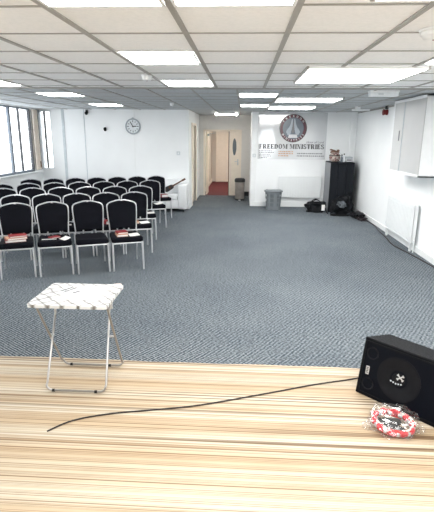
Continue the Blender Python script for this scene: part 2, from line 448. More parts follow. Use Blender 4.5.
# corridor
struct('wall_corridor_left', MB().box(-1.5, -1.24, YA+.14, 19, 0, CEIL), M['beige'])
struct('wall_corridor_right', MB().box(.2, .4, YA+.14, 19, 0, CEIL), M['beige'])
struct('wall_corridor_end', MB().box(-1.5, .4, 18.6, 19, 0, CEIL), M['beige'])
d = sstruct('door_3')
struct('door_leaf', MB().box(-1.02, -.3, 18.53, 18.58, .005, 2.02), M['cream'], d)
struct('door_frame', MB().box(-1.08, -1.02, 18.5, 18.6, 0, 2.08).box(-.3, -.24, 18.5, 18.6, 0, 2.08).box(-1.02, -.3, 18.5, 18.6, 2.02, 2.08), M['cream'], d)
struct('door_handle', MB().box(-.40, -.36, 18.51, 18.53, .92, 1.1).tube([(-.38, 18.49, 1.02), (-.5, 18.49, 1.02)], .012), M['steel'], d)
struct('baseboard_corridor_left', MB().box(-1.24, -1.222, YA+.95, 18.5, 0, .13), M['cream'])

# banner wall and right wall
struct('wall_back_right', MB().box(PRX, XR+.2, YB, YB+.2, 0, CEIL), M['wall'])
struct('wall_alcove_right', MB().box(PRX, PRX+.12, YB+.2, YA+.1, 0, CEIL), M['wall'])
struct('trim_7', MB().box(PRX, PRX+.14, YB-.03, YB, .13, CEIL, .004), M['trim'])
struct('baseboard_back_right', MB().box(PRX, XR, YB-.035, YB, 0, .13, .004), M['trim'])
struct('wall_right', MB().box(XR, XR+.2, YR-.2, YB+.2, 0, CEIL), M['wall'])
struct('baseboard_right', MB().box(XR-.018, XR, YR, YB-.04, 0, .1, .004), M['trim'])
struct('trim_8', MB().box(XR-.15, XR-.02, YB-.05, YB, .13, CEIL, .004), M['wall'])
struct('trim_9', MB().tube([(XR-.03, YB-.1, .13), (XR-.03, YB-.1, CEIL)], .022), M['white'], smooth=True)
struct('trim_10', MB().box(XR-.02, XR, 8.2, YB-.12, CEIL-.035, CEIL-.01), M['tbar'])
# wall behind the camera with a glazed opening (its reflection shows on the banner)
RWX0, RWX1, RWZ0, RWZ1 = .85, 1.62, .12, 2.2
w = MB()
w.box(XL-.2, RWX0, YR-.2, YR, 0, CEIL); w.box(RWX1, XR+.2, YR-.2, YR, 0, CEIL)
w.box(RWX0, RWX1, YR-.2, YR, 0, RWZ0); w.box(RWX0, RWX1, YR-.2, YR, RWZ1, CEIL)
struct('wall_rear', w, M['wall'])
r = sstruct('window_6')
struct('window_frame', MB().box(RWX0, RWX0+.03, YR-.1, YR-.02, RWZ0, RWZ1).box(RWX1-.03, RWX1, YR-.1, YR-.02, RWZ0, RWZ1).box(RWX0, RWX1, YR-.1, YR-.02, RWZ0, RWZ0+.03).box(RWX0, RWX1, YR-.1, YR-.02, RWZ1-.03, RWZ1), M['frame_white'], r)
struct('pane', MB().box(RWX0+.03, RWX1-.03, YR-.06, YR-.054, RWZ0+.03, RWZ1-.03), M['glass'], r)

# ------------------------------------------------------------------ ceiling lights
def square_light(x0, x1, y0, y1, label, drop=.012):
    t = thing('ceiling_light', label, 'ceiling light', ((x0+x1)/2, (y0+y1)/2, CEIL), 0, 'recessed square ceiling lights')
    a, c = (x1-x0)/2, (y1-y0)/2
    e = .018
    MB().box(-a, a, -c, -c+e, -drop, -.0085).box(-a, a, c-e, c, -drop, -.0085).box(-a, -a+e, -c+e, c-e, -drop, -.0085).box(a-e, a, -c+e, c-e, -drop, -.0085).build('frame', M['white'], t)
    MB().box(-a+e, a-e, -c+e, c-e, -drop+.002, -.001).build('diffuser', M['panelL'], t)
def cell(i, j): return (.243+.6*i+.018, .243+.6*(i+1)-.018, 2.358+.6*j+.012, 2.358+.6*(j+1)-.012)
def fcell(i, y0): return (-.1+.6*i+.014, -.1+.6*(i+1)-.014, y0+.01, y0+.59)
square_light(*cell(-2, -1), 'lit square ceiling light panel at the very top left, second from the left wall side')
square_light(*cell(-1, -1), 'lit square ceiling light panel at the very top middle of the picture')
square_light(*cell(-2, 2), 'lit square ceiling light panel just in front of the smoke detector')
square_light(*cell(-2, 5), 'lit square ceiling light panel just beyond the smoke detector')
square_light(*cell(-6, 5), 'lit square ceiling light panel cut by the left picture edge near the windows')
square_light(*cell(2, 2), 'lit square ceiling light panel cut by the right picture edge')
square_light(*fcell(-5, 6.95), 'lit square ceiling light panel above the chairs, middle of the left row')
square_light(*fcell(-5, 9.35), 'lit square ceiling light panel nearest the wall clock')
square_light(*fcell(0, 6.95), 'lit square ceiling light panel second from the corridor doorway')
square_light(*fcell(0, 9.35), 'lit square ceiling light panel nearest the corridor doorway')
square_light(*cell(-2, -4), 'added unseen fill light panel behind the viewpoint, left one')  # this and the next panel: added out of view to brighten the near ceiling
square_light(*cell(-1, -4), 'added unseen fill light panel behind the viewpoint, right one')
def big_light(x0, x1, y0, y1, label):
    t = thing('surface_light', label, 'ceiling light', ((x0+x1)/2, (y0+y1)/2, CEIL), 0, 'large surface mounted ceiling lights')
    a, c = (x1-x0)/2, (y1-y0)/2; d = .026
    for sx in (-1, 1):
        MB().box(sx*(a-.01)-.01, sx*(a-.01)+.01, -c, c, -d, -.001).build('side_frame', M['tbar'], t)
        MB().box(-a+.02, a-.02, sx*(c-.006)-.006, sx*(c-.006)+.006, -d, -.001).build('end_frame', M['white'], t)
    MB().box(-a+.02, a-.02, -c+.012, c-.012, -d+.003, -.001).build('diffuser', M['panelL'], t)
big_light(.53, 1.57, 1.15, 2.22, 'large surface mounted ceiling light cut by the top right picture edge')
big_light(.535, 1.59, 4.29, 5.41, 'large surface mounted ceiling light, biggest fully seen bright rectangle')
big_light(.51, 1.54, 7.53, 8.4, 'large surface mounted ceiling light in front of the banner, nearer one')
big_light(.50, 1.46, 9.73, 10.6, 'large surface mounted ceiling light directly in front of the banner, farthest one')

t = thing('corridor_light', 'ceiling light panel hidden inside the corridor', 'ceiling light', (-.5, 16.2, CEIL))
MB().box(-.3, .3, -.3, .3, -.03, 0).build('frame', M['white'], t)
MB().box(-.27, .27, -.27, .27, -.036, -.03).build('diffuser', M['corlamp'], t)

def detector(x, y, r, label, name='smoke_detector'):
    t = thing(name, label, 'smoke detector', (x, y, CEIL))
    MB().lathe([(r*1.15, -.001), (r*1.15, -.012), (r*1.05, -.016)], 20).build('base', M['white'], t, True)
    MB().lathe([(r, -.016), (r, -.035), (r*.8, -.05), (r*.35, -.056)], 20).build('cover', M['white'], t, True)
    MB().lathe([(.006, -.055), (.006, -.059)], 8).build('indicator', M['red'], t)
detector(-1.0, 4.93, .05, 'round white smoke detector between the two middle ceiling lights')
detector(-1.38, 9.09, .035, 'tiny round white detector on the far ceiling above the chairs')
detector(1.06, 2.88, .07, 'round detector on the ceiling at the top right picture edge')

t = thing('emergency_light', 'boxy white emergency light on the ceiling near the tall wall cupboard', 'emergency light', (1.83, 6.5, CEIL))
MB().box(-.19, .19, -.06, .06, -.025, -.001, .004).build('body', M['white'], t)
MB().box(-.185, .185, -.055, .055, -.075, -.025, .008).build('lens', M['frame_white'], t)
MB().box(-.08, -.01, -.057, -.055, -.055, -.04).build('badge', M['grey_trim'], t)
t = thing('exit_sign_bar', 'slim white bar light hanging from the far right ceiling', 'emergency light', (2.36, 9.85, CEIL))
MB().box(-.12, -.02, -.03, .03, -.05, -.001, .004).build('mount', M['white'], t)
MB().box(-.18, .17, -.035, .035, -.085, -.05, .006).build('lamp_bar', M['white'], t)
t = thing('twin_spot_light', 'twin spot emergency light lit above the corridor doorway', 'emergency light', (-.47, 12.75, CEIL))
MB().box(-.30, .30, -.05, .05, -.05, -.001, .01).build('body', M['white'], t)
MB().box(-.2, .2, -.04, .04, -.056, -.05, .002).build('diffuser', emit('added_alcove_glow', (1, .95, .88), 70.0), t)  # glowing strip added under the body to brighten the alcove
for sx in (-1, 1):
    l = MB().lathe([(.028, -.03), (.036, .03), (.038, .05)], 16, T(sx*.26, -.05, -.045) @ Matrix.Rotation(PI/2, 4, 'X')).build('lamp_head', M['white'], t, True)
    MB().lathe([(.033, .046), (.031, .054)], 16, T(sx*.26, -.05, -.045) @ Matrix.Rotation(PI/2, 4, 'X')).build('lens', M['spot'], l)

# ------------------------------------------------------------------ things on the walls
t = thing('wall_clock', 'round white wall clock with pale grey rim on the far left wall', 'clock', (-2.69, YC, 1.995))
MB().lathe([(.15, .0), (.185, 0), (.188, .03), (.17, .042), (.155, .03)], 40, RX90, cap=False).build('rim', mat('grey_clock_rim', (.38, .42, .45), .4), t, True)
fm = MB().lathe([(.158, .004), (.158, .02)], 40, RX90).build('face', mat('white_clock_face', (.74, .77, .79), .5), t)
for k in range(12):
    a = k*PI/6; l = .03 if k % 3 else .042
    MB().box(-.006, .006, -.0235, -.0205, .10, .10+l, mtx=Matrix.Rotation(a, 4, 'Y')).build('hour_mark', M['ink'], fm)
MB().box(-.008, .008, -.028, -.024, -.02, .13, mtx=Matrix.Rotation(-math.radians(30), 4, 'Y')).build('minute_hand', M['ink'], t)
MB().box(-.009, .009, -.033, -.029, -.02, .085, mtx=Matrix.Rotation(math.radians(87), 4, 'Y')).build('hour_hand', M['ink'], t)
MB().box(-.02, .02, -.03, 0, .185, .215, .004).build('hanger', M['grey_trim'], t)

t = thing('security_camera', 'small dark security camera at the top of the clock wall', 'camera', (-3.81, YC, 2.31))
MB().box(-.03, .03, -.02, 0, -.01, .07, .004).build('bracket', M['binlid'], t)
MB().lathe([(.012, -.055), (.035, -.04), (.042, 0), (.03, .02)], 16, T(0, -.05, 0)).build('dome', M['black'], t, True)
t = thing('wall_sensor', 'small black sensor on the clock wall left of the clock', 'sensor', (-3.38, YC, 1.93))
MB().box(-.03, .03, -.025, 0, -.05, .04, .008).build('body', M['black'], t)
MB().lathe([(.03, -.02), (.03, .03), (.02, .04)], 14, T(.0, -.03, 0) @ RX90).build('lens', M['black'], t, True)
def switch(x, y, z, label):
    t = thing('light_switch', label, 'light switch', (x, y, z), 0)
    MB().box(-.045, .045, -.012, 0, -.045, .045, .003).build('plate', mat('grey_white_plate', (.62, .66, .68), .4), t)
    MB().box(-.012, .012, -.018, -.012, -.02, .02, .002).build('rocker', M['white'], t)
switch(-1.59, YC, 1.37, 'small square light switch on the clock wall near the alcove')
switch(.28, YB-.03, 1.31, 'small square switch on the white pier left of the banner')

t = thing('fire_alarm', 'small red fire alarm sounder high on the right wall', 'alarm', (XR, 9.6, 2.27))
MB().box(-.05, 0, -.03, .03, .06, .12, .004).build('conduit', M['binlid'], t)
MB().lathe([(.055, 0), (.055, .03), (.045, .045)], 18, T(0, 0, 0) @ Matrix.Rotation(-PI/2, 4, 'Y')).build('base', M['redlamp'], t, True)
MB().lathe([(.045, .045), (.06, .08), (.058, .09), (.02, .07)], 18, Matrix.Rotation(-PI/2, 4, 'Y')).build('horn', M['redlamp'], t, True)

# tall wall cupboard on the right wall
CX, CY0, CY1, CZ0, CZ1 = 2.5, 6.79, 8.17, 1.24, 2.37
t = thing('wall_cupboard', 'tall white cupboard with two grey doors fixed high on the right wall', 'cupboard', (XR, (CY0+CY1)/2, CZ0))
oy = (CY0+CY1)/2
hw = (CY1-CY0)/2; H_ = CZ1-CZ0; dx = CX-XR
MB().box(dx+.015, 0, -hw, -hw+.02, 0, H_).box(dx+.015, 0, hw-.02, hw, 0, H_).box(dx+.015, 0, -hw, hw, 0, .02).box(dx+.015, 0, -hw, hw, H_-.02, H_).box(-.02, 0, -hw, hw, 0, H_).build('carcass', M['white'], t)
MB().box(dx, dx+.02, hw-.1, hw, 0, H_).build('stile', M['white'], t)
for za, zb in ((0, .035), (H_-.04, H_)): MB().box(dx, dx+.02, -hw, hw-.1, za, zb).build('rail', M['white'], t)
MB().box(dx+.004, dx+.016, -hw+.0, .155, .035, H_-.04).build('door', M['cup'], t)
dd = MB().box(dx-.008, dx+.003, .15, hw-.1, .035, H_-.04).build('door', M['cup'], t)
MB().box(dx-.018, dx-.008, .25, .28, .50, .66, .004).build('handle', M['cabside'], dd)
MB().box(dx-.006, dx+.004, .14, .152, .035, H_-.04).build('edge_strip', M['grey_trim'], t)

# radiators
def radiator(name_label, loc, rz, L, z0, z1, legs):
    t = thing('radiator', name_label, 'radiator', loc, rz)
    # local: length along X, front faces -Y
    p = MB(); p.box(-L/2, L/2, -.035, -.015, z0, z1, .006)
    nf = int(L/.07)
    for i in range(nf):
        x = -L/2+.06+(L-.12)*i/(nf-1); p.box(x-.012, x+.012, -.041, -.034, z0+.04, z1-.05, .003)
    p.build('panel', M['rad'], t)
    MB().box(-L/2, L/2, -.035, .03, z1, z1+.012, .003).build('top_grille', M['trim'], t)
    for sx in (-1, 1):
        xc = sx*(L/2-.006); MB().box(xc-.006, xc+.006, -.034, .03, z0+.02, z1).build('side_cover', M['trim'], t)
        xc = sx*(L/2-.12); MB().box(xc-.02, xc+.02, -.015, .055, z0+.1, z1-.1).build('wall_bracket', M['grey_trim'], t)
    for sx in (-1, 1):
        MB().tube([(sx*(L/2+.0), 0, z0+.06), (sx*(L/2+.045), 0, z0+.06), (sx*(L/2+.045), 0, .0)], .011).build('pipe', M['rad'], t, True)
    MB().lathe([(.018, 0), (.024, .01), (.024, .05), (.018, .06)], 14, T(-L/2-.045, 0, z0+.07)).build('valve', M['steel'], t, True)
    if legs:
        for sx in (-1, 1):
            MB().box(sx*(L/2-.06)-.012, sx*(L/2-.06)+.012, -.03, 0, 0, z0, .002).build('foot_leg', M['rad'], t)
    return t
radiator('long white radiator under the banner on the far wall', (1.468, YB-.06, 0), 0, 1.10, .25, .79, False)
rr = radiator('white panel radiator with feet on the right wall', (XR-.065, 8.02, 0), -PI/2, 1.36, .14, .75, True)
rr.location.x = XR-.065

# ------------------------------------------------------------------ banner
BX0, BX1, BZ0, BZ1 = .37, 2.09, 1.225, 2.375
t = thing('wall_banner', 'wide glossy grey banner with round hands logo and big black lettering', 'banner', ((BX0+BX1)/2, YB-.003, BZ0))
bw, bh = BX1-BX0, BZ1-BZ0
b = bmesh.new(); nx, nz_ = 60, 30
vv = [[b.verts.new((-bw/2+bw*i/nx, -.005-.0016*noise.noise(Vector((i*.10, j*.05, 3)))-.0009*max(0, noise.noise(Vector((i*.4+j*.12, j*.05, 9)))-.1), bh*j/nz_)) for i in range(nx+1)] for j in range(nz_+1)]
back = [[b.verts.new((-bw/2+bw*i/nx, 0, bh*j/nz_)) for i in range(nx+1)] for j in range(nz_+1)]
for j in range(nz_):
    for i in range(nx): b.faces.new((vv[j][i], vv[j][i+1], vv[j+1][i+1], vv[j+1][i]))
rim = [(0, i) for i in range(nx+1)]+[(j, nx) for j in range(1, nz_+1)]+[(nz_, i) for i in range(nx-1, -1, -1)]+[(j, 0) for j in range(nz_-1, 0, -1)]
for k in range(len(rim)):
    (j, i), (j2, i2) = rim[k], rim[(k+1) % len(rim)]
    b.faces.new((vv[j][i], back[j][i], back[j2][i2], vv[j2][i2]))
for j in range(nz_+1):
    for i in range(nx+1):
        if not back[j][i].link_faces: b.verts.remove(back[j][i])
mb = MB(); mb.add(b); mb.build('sheet', M['banner'], t, True)
PY = -.0078          # printing lies just on the sheet
def on_banner(px_x, px_z, bmh, name, m, sx=1, rot=0, label=None, y=PY):
    mb = MB(); mb.add(bmh, T(px_x, y, px_z) @ RX90 @ Matrix.Rotation(rot, 4, 'Z'))
    return mb.build(name, m, t, label=label)
CXB = (BX0+BX1)/2
# bold slab-serif capitals, one mesh per letter (unit height 1, stem .25)
SW, TH = .30, .15
def rect(x0, y0, x1, y1): return [(x0, y0), (x1, y0), (x1, y1), (x0, y1)]
def arc_strip(cx, cy, rx, ry, a0, a1, tx, ty, n_=14):
    o_ = [(cx+rx*math.cos(math.radians(a0+(a1-a0)*k/n_)), cy+ry*math.sin(math.radians(a0+(a1-a0)*k/n_))) for k in range(n_+1)]
    i_ = [(cx+(rx-tx)*math.cos(math.radians(a0+(a1-a0)*k/n_)), cy+(ry-ty)*math.sin(math.radians(a0+(a1-a0)*k/n_))) for k in range(n_+1)]
    return [[o_[k], o_[k+1], i_[k+1], i_[k]] for k in range(n_)]
def stem(x): return [rect(x, 0, x+SW, 1), rect(x-.07, 0, x+SW+.07, .1), rect(x-.07, .9, x+SW+.07, 1)]
def glyph(c):
    if c == 'I': return stem(.08), .41
    if c in 'EF':
        g_ = stem(.08)+[rect(.3, .88, .72, 1), rect(.62, .72, .72, 1), rect(.3, .44, .58, .56), rect(.52, .36, .58, .64)]
        if c == 'E': g_ += [rect(.3, 0, .74, .12), rect(.64, 0, .74, .28)]
        return g_, .8
    if c == 'D': return stem(.08)+[rect(.3, .88, .45, 1), rect(.3, 0, .45, .12)]+arc_strip(.43, .5, .45, .5, -90, 90, SW, .12), .92
    if c == 'O': return arc_strip(.46, .5, .45, .52, 0, 360, SW, .12, 28), .94
    if c == 'R': return stem(.08)+[rect(.3, .88, .5, 1), rect(.3, .44, .5, .55)]+arc_strip(.48, .72, .32, .28, -90, 90, .22, .11)+[[(.42, .48), (.66, .48), (.94, 0), (.64, 0)]], .95
    if c == 'S': return arc_strip(.4, .73, .34, .28, 20, 230, .2, .13)+arc_strip(.4, .28, .36, .30, -150, 55, .2, .13)+[[(.12, .62), (.3, .70), (.72, .42), (.52, .34)], rect(.62, .7, .7, 1), rect(.06, 0, .14, .3)], .8
    if c == 'T': return [rect(.3, 0, .3+SW, 1), rect(.22, 0, .63, .1), rect(.03, .88, .82, 1), rect(.03, .68, .11, 1), rect(.74, .68, .82, 1)], .85
    if c == 'N': return [rect(.12, 0, .2, 1), rect(.72, 0, .8, 1), rect(.03, 0, .3, .1), rect(.62, .9, .9, 1), rect(.0, .9, .3, 1), [(.08, 1), (.36, 1), (.8, 0), (.58, 0)]], .93
    if c == 'M': return [rect(.1, 0, .18, 1), rect(.82, 0, .82+SW, 1), rect(.03, 0, .3, .1), rect(.75, 0, 1.14, .1), rect(.0, .9, .3, 1), rect(.82, .9, 1.14, 1), [(.1, 1), (.36, 1), (.62, .2), (.5, 0)], [(.84, 1), (.9, 1), (.58, 0), (.5, .1)]], 1.18
adv = 0; place = []
for c in 'FREEDOM MINISTRIES':
    if c == ' ': adv += .42; continue
    g_, w_ = glyph(c); place.append((c, adv, g_)); adv += w_+.06
wl, wr, lh = .40-CXB, 2.055-CXB, .118
for c, ad_, g_ in place:
    q = MB(); kx = (wr-wl)/adv
    for j_, pl in enumerate(g_):
        dz = .00003*j_
        q.prism([(wl+(ad_+x)*kx, .258+y*lh) for x, y in pl], 0, .0006+dz, T(0, PY, 0) @ RX90)
    q.build('letter', M['ink'], t)
bt = text_mesh('Hour of Lord', .08, offset=.001, shear=.2, align='RIGHT')
on_banner(2.03-CXB, .425, bt, 'lettering', M['ink_grey'])
def lines(x0, x1, zs, m, hgt):
    q = MB(); rnd = random.Random(int(x0*100))
    for z, f in zs:
        x = x0
        while x < x0+(x1-x0)*f:
            l = rnd.uniform(.02, .06); q.box(x, min(x+l, x1), PY-.001, PY, z-hgt/2, z+hgt/2); x += l+.013
    q.build('small_print', m, t)
lines(.40-CXB, .78-CXB, [(.205, .85), (.165, 1), (.12, .7), (.075, .8), (.035, .5)], M['ink'], .015)
lines(.90-CXB, 1.27-CXB, [(.19, 1), (.14, 1), (.085, .7)], M['ink_brown'], .028)
lines(1.37-CXB, 2.05-CXB, [(.145, .95), (.085, 1)], M['ink_grey'], .03)
# round logo
LX, LZ, LR = 1.245-CXB, .765, .345
def ring_poly(r, nseg=48): return [(r*math.cos(2*PI*k/nseg), r*math.sin(2*PI*k/nseg)) for k in range(nseg)]
lg = MB().prism(ring_poly(LR), 0, .001, T(LX, PY, LZ) @ RX90).build('logo', M['ink'], t)
MB().prism(ring_poly(LR*.955), 0, .001, T(LX, PY-.0012, LZ) @ RX90).build('logo_ring', M['ink_red'], lg)
MB().prism(ring_poly(LR*.76), 0, .001, T(LX, PY-.0024, LZ) @ RX90).build('logo_field', M['ink_blue'], lg)
def ring_text(txt, a0, a1, flip):
    q = MB(); n_ = len(txt)
    for i, ch in enumerate(txt):
        a = a0+(a1-a0)*i/(n_-1)
        bt = text_mesh(ch, .066, offset=.001)
        rot = a+PI/2 if flip else a-PI/2
        q.add(bt, T(LX+LR*.855*math.cos(a), PY-.003, LZ+LR*.855*math.sin(a)) @ RX90 @ Matrix.Rotation(rot, 4, 'Z'))
    q.build('logo_lettering', M['ink_white'], lg)
ring_text('FREEDOM', math.radians(145), math.radians(35), False)
ring_text('MINISTRIES', math.radians(212), math.radians(328), True)
# hands pressed together, rising from cuffs
hand = [(-.015, .235), (-.045, .215), (-.06, .12), (-.10, .03), (-.155, -.04), (-.175, -.09), (-.13, -.17), (-.06, -.13), (-.05, -.06), (-.02, 0.0)]
for sx in (-1, 1):
    MB().prism([(sx*x, y) for x, y in hand], 0, .001, T(LX, PY-.0036, LZ) @ RX90).build('logo_hand', M['ink_pale'], lg)
MB().prism([(-.035, .0), (0, .17), (.035, .0), (.04, -.08), (0, -.13), (-.04, -.08)], 0, .001, T(LX, PY-.0036, LZ) @ RX90).build('logo_thumbs', M['ink_grey'], lg)
MB().prism([(-.10, -.15), (.10, -.15), (.12, -.235), (-.12, -.235)], 0, .001, T(LX, PY-.0036, LZ) @ RX90).build('logo_cuff', M['ink_white'], lg)
for ex, ez in ((-bw/2+.04, bh-.04), (bw/2-.04, bh-.04), (-bw/2+.04, .04), (bw/2-.04, .04)):
    MB().lathe([(.012, 0), (.014, .003), (.008, .003)], 12, T(ex, PY, ez) @ RX90, cap=False).build('eyelet', M['steel'], t)

# ------------------------------------------------------------------ banquet chairs
def chair_proto():
    t = thing('banquet_chair', '', 'chair')
    # seat: thick pad with a rounded front
    b = bmesh.new(); bmesh.ops.create_cube(b, size=1)
    for v in b.verts: v.co = Vector((v.co.x*(.425 if v.co.y < 0 else .39), -.035+v.co.y*.43, .42+v.co.z*.075))
    bmesh.ops.bevel(b, geom=b.edges[:], offset=.026, segments=3, profile=.6, affect='EDGES')
    mb = MB(); mb.add(b); mb.build('seat', M['blackfab'], t, True)
    fr = MB()
    fr.tube([(-.20, -.235, .375), (.20, -.235, .375)], .011).tube([(-.20, -.235, .375), (-.185, .18, .375)], .011).tube([(.20, -.235, .375), (.185, .18, .375)], .011).tube([(-.185, .18, .375), (.185, .18, .375)], .011)
    fr.build('seat_frame', M['silver'], t, True)
    for sx in (-1, 1):
        MB().tube([(sx*.200, -.236, .39), (sx*.2015, -.247, .25), (sx*.203, -.272, 0)], .014, rs=[.0145, .0135, .011]).build('leg', M['silver'], t, True)
        MB().tube([(sx*.192, .172, .47), (sx*.19, .178, .40), (sx*.194, .215, .2), (sx*.2, .275, 0)], .013, rs=[.011, .013, .012, .011]).build('leg', M['silver'], t, True)
    half = [(.190, .172, .44), (.187, .178, .50), (.191, .190, .58), (.200, .205, .68), (.205, .220, .77), (.205, .228, .815), (.199, .232, .842), (.182, .235, .860), (.15, .238, .873), (.10, .24, .887), (.05, .242, .898)]
    pts = [(-x, y, z) for x, y, z in half]+[(0, .2425, .902)]+half[::-1]
    MB().tube(pts, .0098, 8).build('back_frame', M['silver'], t, True)
    # padded backrest filling the frame
    out = half[1:]
    full = [(-x, y, z) for x, y, z in out]+[(0, .2425, .902)]+out[::-1]
    b = bmesh.new()
    cz = .70
    def ringv(k, dy):
        return [b.verts.new((x*k, y+dy+(0 if k > .9 else -.006), cz+(z-cz)*k)) for x, y, z in full]
    A0 = ringv(.965, .016); A1 = ringv(.965, -.012); A2 = ringv(.90, -.028); A3 = ringv(.55, -.034); B2 = ringv(.9, .03)
    def bridge(P, Q):
        for k in range(len(P)): b.faces.new((P[k], P[(k+1) % len(P)], Q[(k+1) % len(P)], Q[k]))
    bridge(A0, A1); bridge(A1, A2); bridge(A2, A3); bridge(B2, A0)
    b.faces.new(A3); b.faces.new(B2[::-1])
    mb = MB(); mb.add(b); mb.build('backrest', M['blackfab'], t, True)
    MB().box(-.014, .014, .222, .245, .872, .896, .004).build('handle_clip', M['silver'], t, True)
    for sx in (-1, 1):
        MB().tube([(sx*.085, .185, .40), (sx*.082, .183, .47), (sx*.08, .19, .53)], .01).build('back_strut', M['silver'], t, True)
    return t
rows = [
 [(-3.06, 5.96), (-2.61, 6.13), (-2.155, 6.29), (-1.75, 6.45)],
 [(-3.45, 6.77), (-3.01, 6.87), (-2.62, 7.12), (-2.17, 7.18), (-1.76, 7.36)],
 [(-4.05, 7.55), (-3.6, 7.71), (-3.19, 7.87), (-2.71, 7.99), (-2.29, 8.16), (-1.87, 8.27)],
 [(-4.42, 8.18), (-4.01, 8.41), (-3.62, 8.68), (-3.17, 8.82), (-2.78, 9.04), (-2.34, 9.15), (-1.86, 9.3)],
 [(-4.37, 9.28), (-3.95, 9.41), (-3.54, 9.64), (-3.19, 9.94), (-2.76, 10.0), (-2.38, 10.25), (-1.97, 10.42)]]
ORD = ['first', 'second', 'third', 'fourth', 'fifth', 'sixth', 'seventh']
ROW = ['front row', 'second row', 'third row', 'fourth row', 'rearmost row']
extra = {(0, 3): 'bearing a red book', (0, 0): 'holding a stack of red books', (0, 1): 'holding black spectacles and booklet'}
CH = {}
proto = chair_proto(); first = True
for ri, r_ in enumerate(rows):
    nn = len(r_); mi = (nn-1)/2
    mx = sum(p[0] for p in r_)/nn; my = sum(p[1] for p in r_)/nn
    den = sum((i-mi)**2 for i in range(nn))
    sx = sum((i-mi)*(p[0]-mx) for i, p in enumerate(r_))/den; sy = sum((i-mi)*(p[1]-my) for i, p in enumerate(r_))/den
    ang = math.atan2(sy, sx)
    for ci in range(nn):
        px, py = mx+sx*(ci-mi), my+sy*(ci-mi)
        a = ang+(.045 if ri == 0 else 0)+random.uniform(-.012, .012)
        o = proto if first else copy_tree(proto); first = False
        fw = .275 if ri == 0 else .24
        ox, oy2 = px+fw*math.sin(a), py-fw*math.cos(a)
        o.location = (ox, oy2, 0); o.rotation_euler = (0, 0, a)
        k = nn-1-ci
        place = 'at the aisle end' if k == 0 else ORD[k]+' chair from the aisle'
        lab = 'silver framed black banquet chair, %s, %s' % (ROW[ri], place)
        if (ri, ci) in extra: lab = 'silver framed black banquet chair, %s, %s' % (ROW[ri], extra[(ri, ci)])
        o['label'] = lab; o['group'] = 'banquet chairs set out in rows'
        CH[(ri, ci)] = (ox, oy2, a)

def on_seat(key, lx, ly, z=.4585):
    ox, oy2, a = CH[key]
    return (ox+lx*math.cos(a)-ly*math.sin(a), oy2+lx*math.sin(a)+ly*math.cos(a), z), a
def book(key, lx, ly, rz, w_, d_, h_, cover, label, z=.4785, group=None):
    p, a = on_seat(key, lx, ly, z-.02)
    t = thing('book', label, 'book', p, a+rz, group)
    c = .004
    MB().box(-w_/2, w_/2, -d_/2, d_/2, 0, c, .001).box(-w_/2, w_/2, -d_/2, d_/2, h_-c, h_, .001).box(-w_/2, -w_/2+c, -d_/2, d_/2, c, h_-c).build('cover', cover, t)
    MB().box(-w_/2+c, w_/2-.005, -d_/2+.004, d_/2-.004, c, h_-c).build('pages', M['paper'], t)
    return t
def sheet(key, lx, ly, rz, w_, d_, label, z=.4785, h_=.006):
    p, a = on_seat(key, lx, ly, z-.02)
    t = thing('paper_leaflet', label, 'leaflet', p, a+rz)
    q = MB(); n_ = 6
    b = bmesh.new(); V0 = []; V1 = []
    for i in range(n_+1):
        x = -w_/2+w_*i/n_; zz = h_*(i/n_)**2*1.2
        V0.append([b.verts.new((x, sy*d_/2, zz)) for sy in (-1, 1)]); V1.append([b.verts.new((x, sy*d_/2, zz+.003)) for sy in (-1, 1)])
    for i in range(n_):
        b.faces.new((V0[i][0], V0[i][1], V0[i+1][1], V0[i+1][0])); b.faces.new((V1[i][0], V1[i+1][0], V1[i+1][1], V1[i][1]))
        for s_ in (0, 1): b.faces.new((V0[i][s_], V0[i+1][s_], V1[i+1][s_], V1[i][s_]))
    b.faces.new((V0[0][0], V0[0][1], V1[0][1], V1[0][0])); b.faces.new((V0[n_][0], V0[n_][1], V1[n_][1], V1[n_][0]))
    q.add(b); q.build('leaf', M['paper'], t)
SB = 'books piled on the leftmost front row chair'
book((0, 0), -.01, -.10, .12, .25, .19, .034, M['red'], 'thick red book at the bottom of the stack on the leftmost front chair', group=SB)
book((0, 0), -.0, -.11, .28, .24, .18, .024, M['tan'], 'reddish tan book in the middle of the leftmost stack', .5127, SB)
book((0, 0), .02, -.09, .2, .21, .16, .018, M['red'], 'thin red book on top of the leftmost stack', .5369, SB)
book((0, 1), -.06, -.09, -.1, .19, .14, .022, M['blackfab'], 'small black covered book on the second front chair from the left')
book((0, 1), .0, -.12, .5, .13, .1, .014, M['red'], 'small red booklet lying on the black covered book', .5008)
sheet((0, 1), .13, -.15, .5, .10, .14, 'white folded leaflet beside the small black covered book', h_=.02)
pp, aa = on_seat((0, 1), .085, -.02)
t = thing('spectacles', 'black spectacles folded on the second front chair from the left', 'spectacles', (pp[0], pp[1], pp[2]), aa)
for sx in (-1, 1):
    q = MB().tube([(sx*.035+.027*math.cos(k*PI/8), 0, .024+.02*math.sin(k*PI/8)) for k in range(16)], .004, 6, closed=True)
    q.build('rim', M['black'], t, True)
    MB().tube([(sx*.062, 0, .03), (sx*.062, .05, .03), (sx*.05, .12, .006)], .0035, 6).build('temple', M['black'], t, True)
MB().tube([(-.01, 0, .028), (.01, 0, .028)], .0035, 6).build('bridge', M['black'], t)
book((0, 3), -.06, -.10, .03, .15, .20, .03, M['tan'], 'tan book below the red one on the aisle front chair')
book((0, 3), -.055, -.075, .1, .14, .17, .022, M['redprint'], 'dark red book lying on the tan one on the aisle front chair', .5087)
sheet((0, 3), .105, -.11, .05, .14, .18, 'white leaflet beside the books on the aisle front chair')
book((1, 4), -.05, -.09, .0, .15, .19, .02, M['tan'], 'cream tan booklet on the aisle chair of the second row')
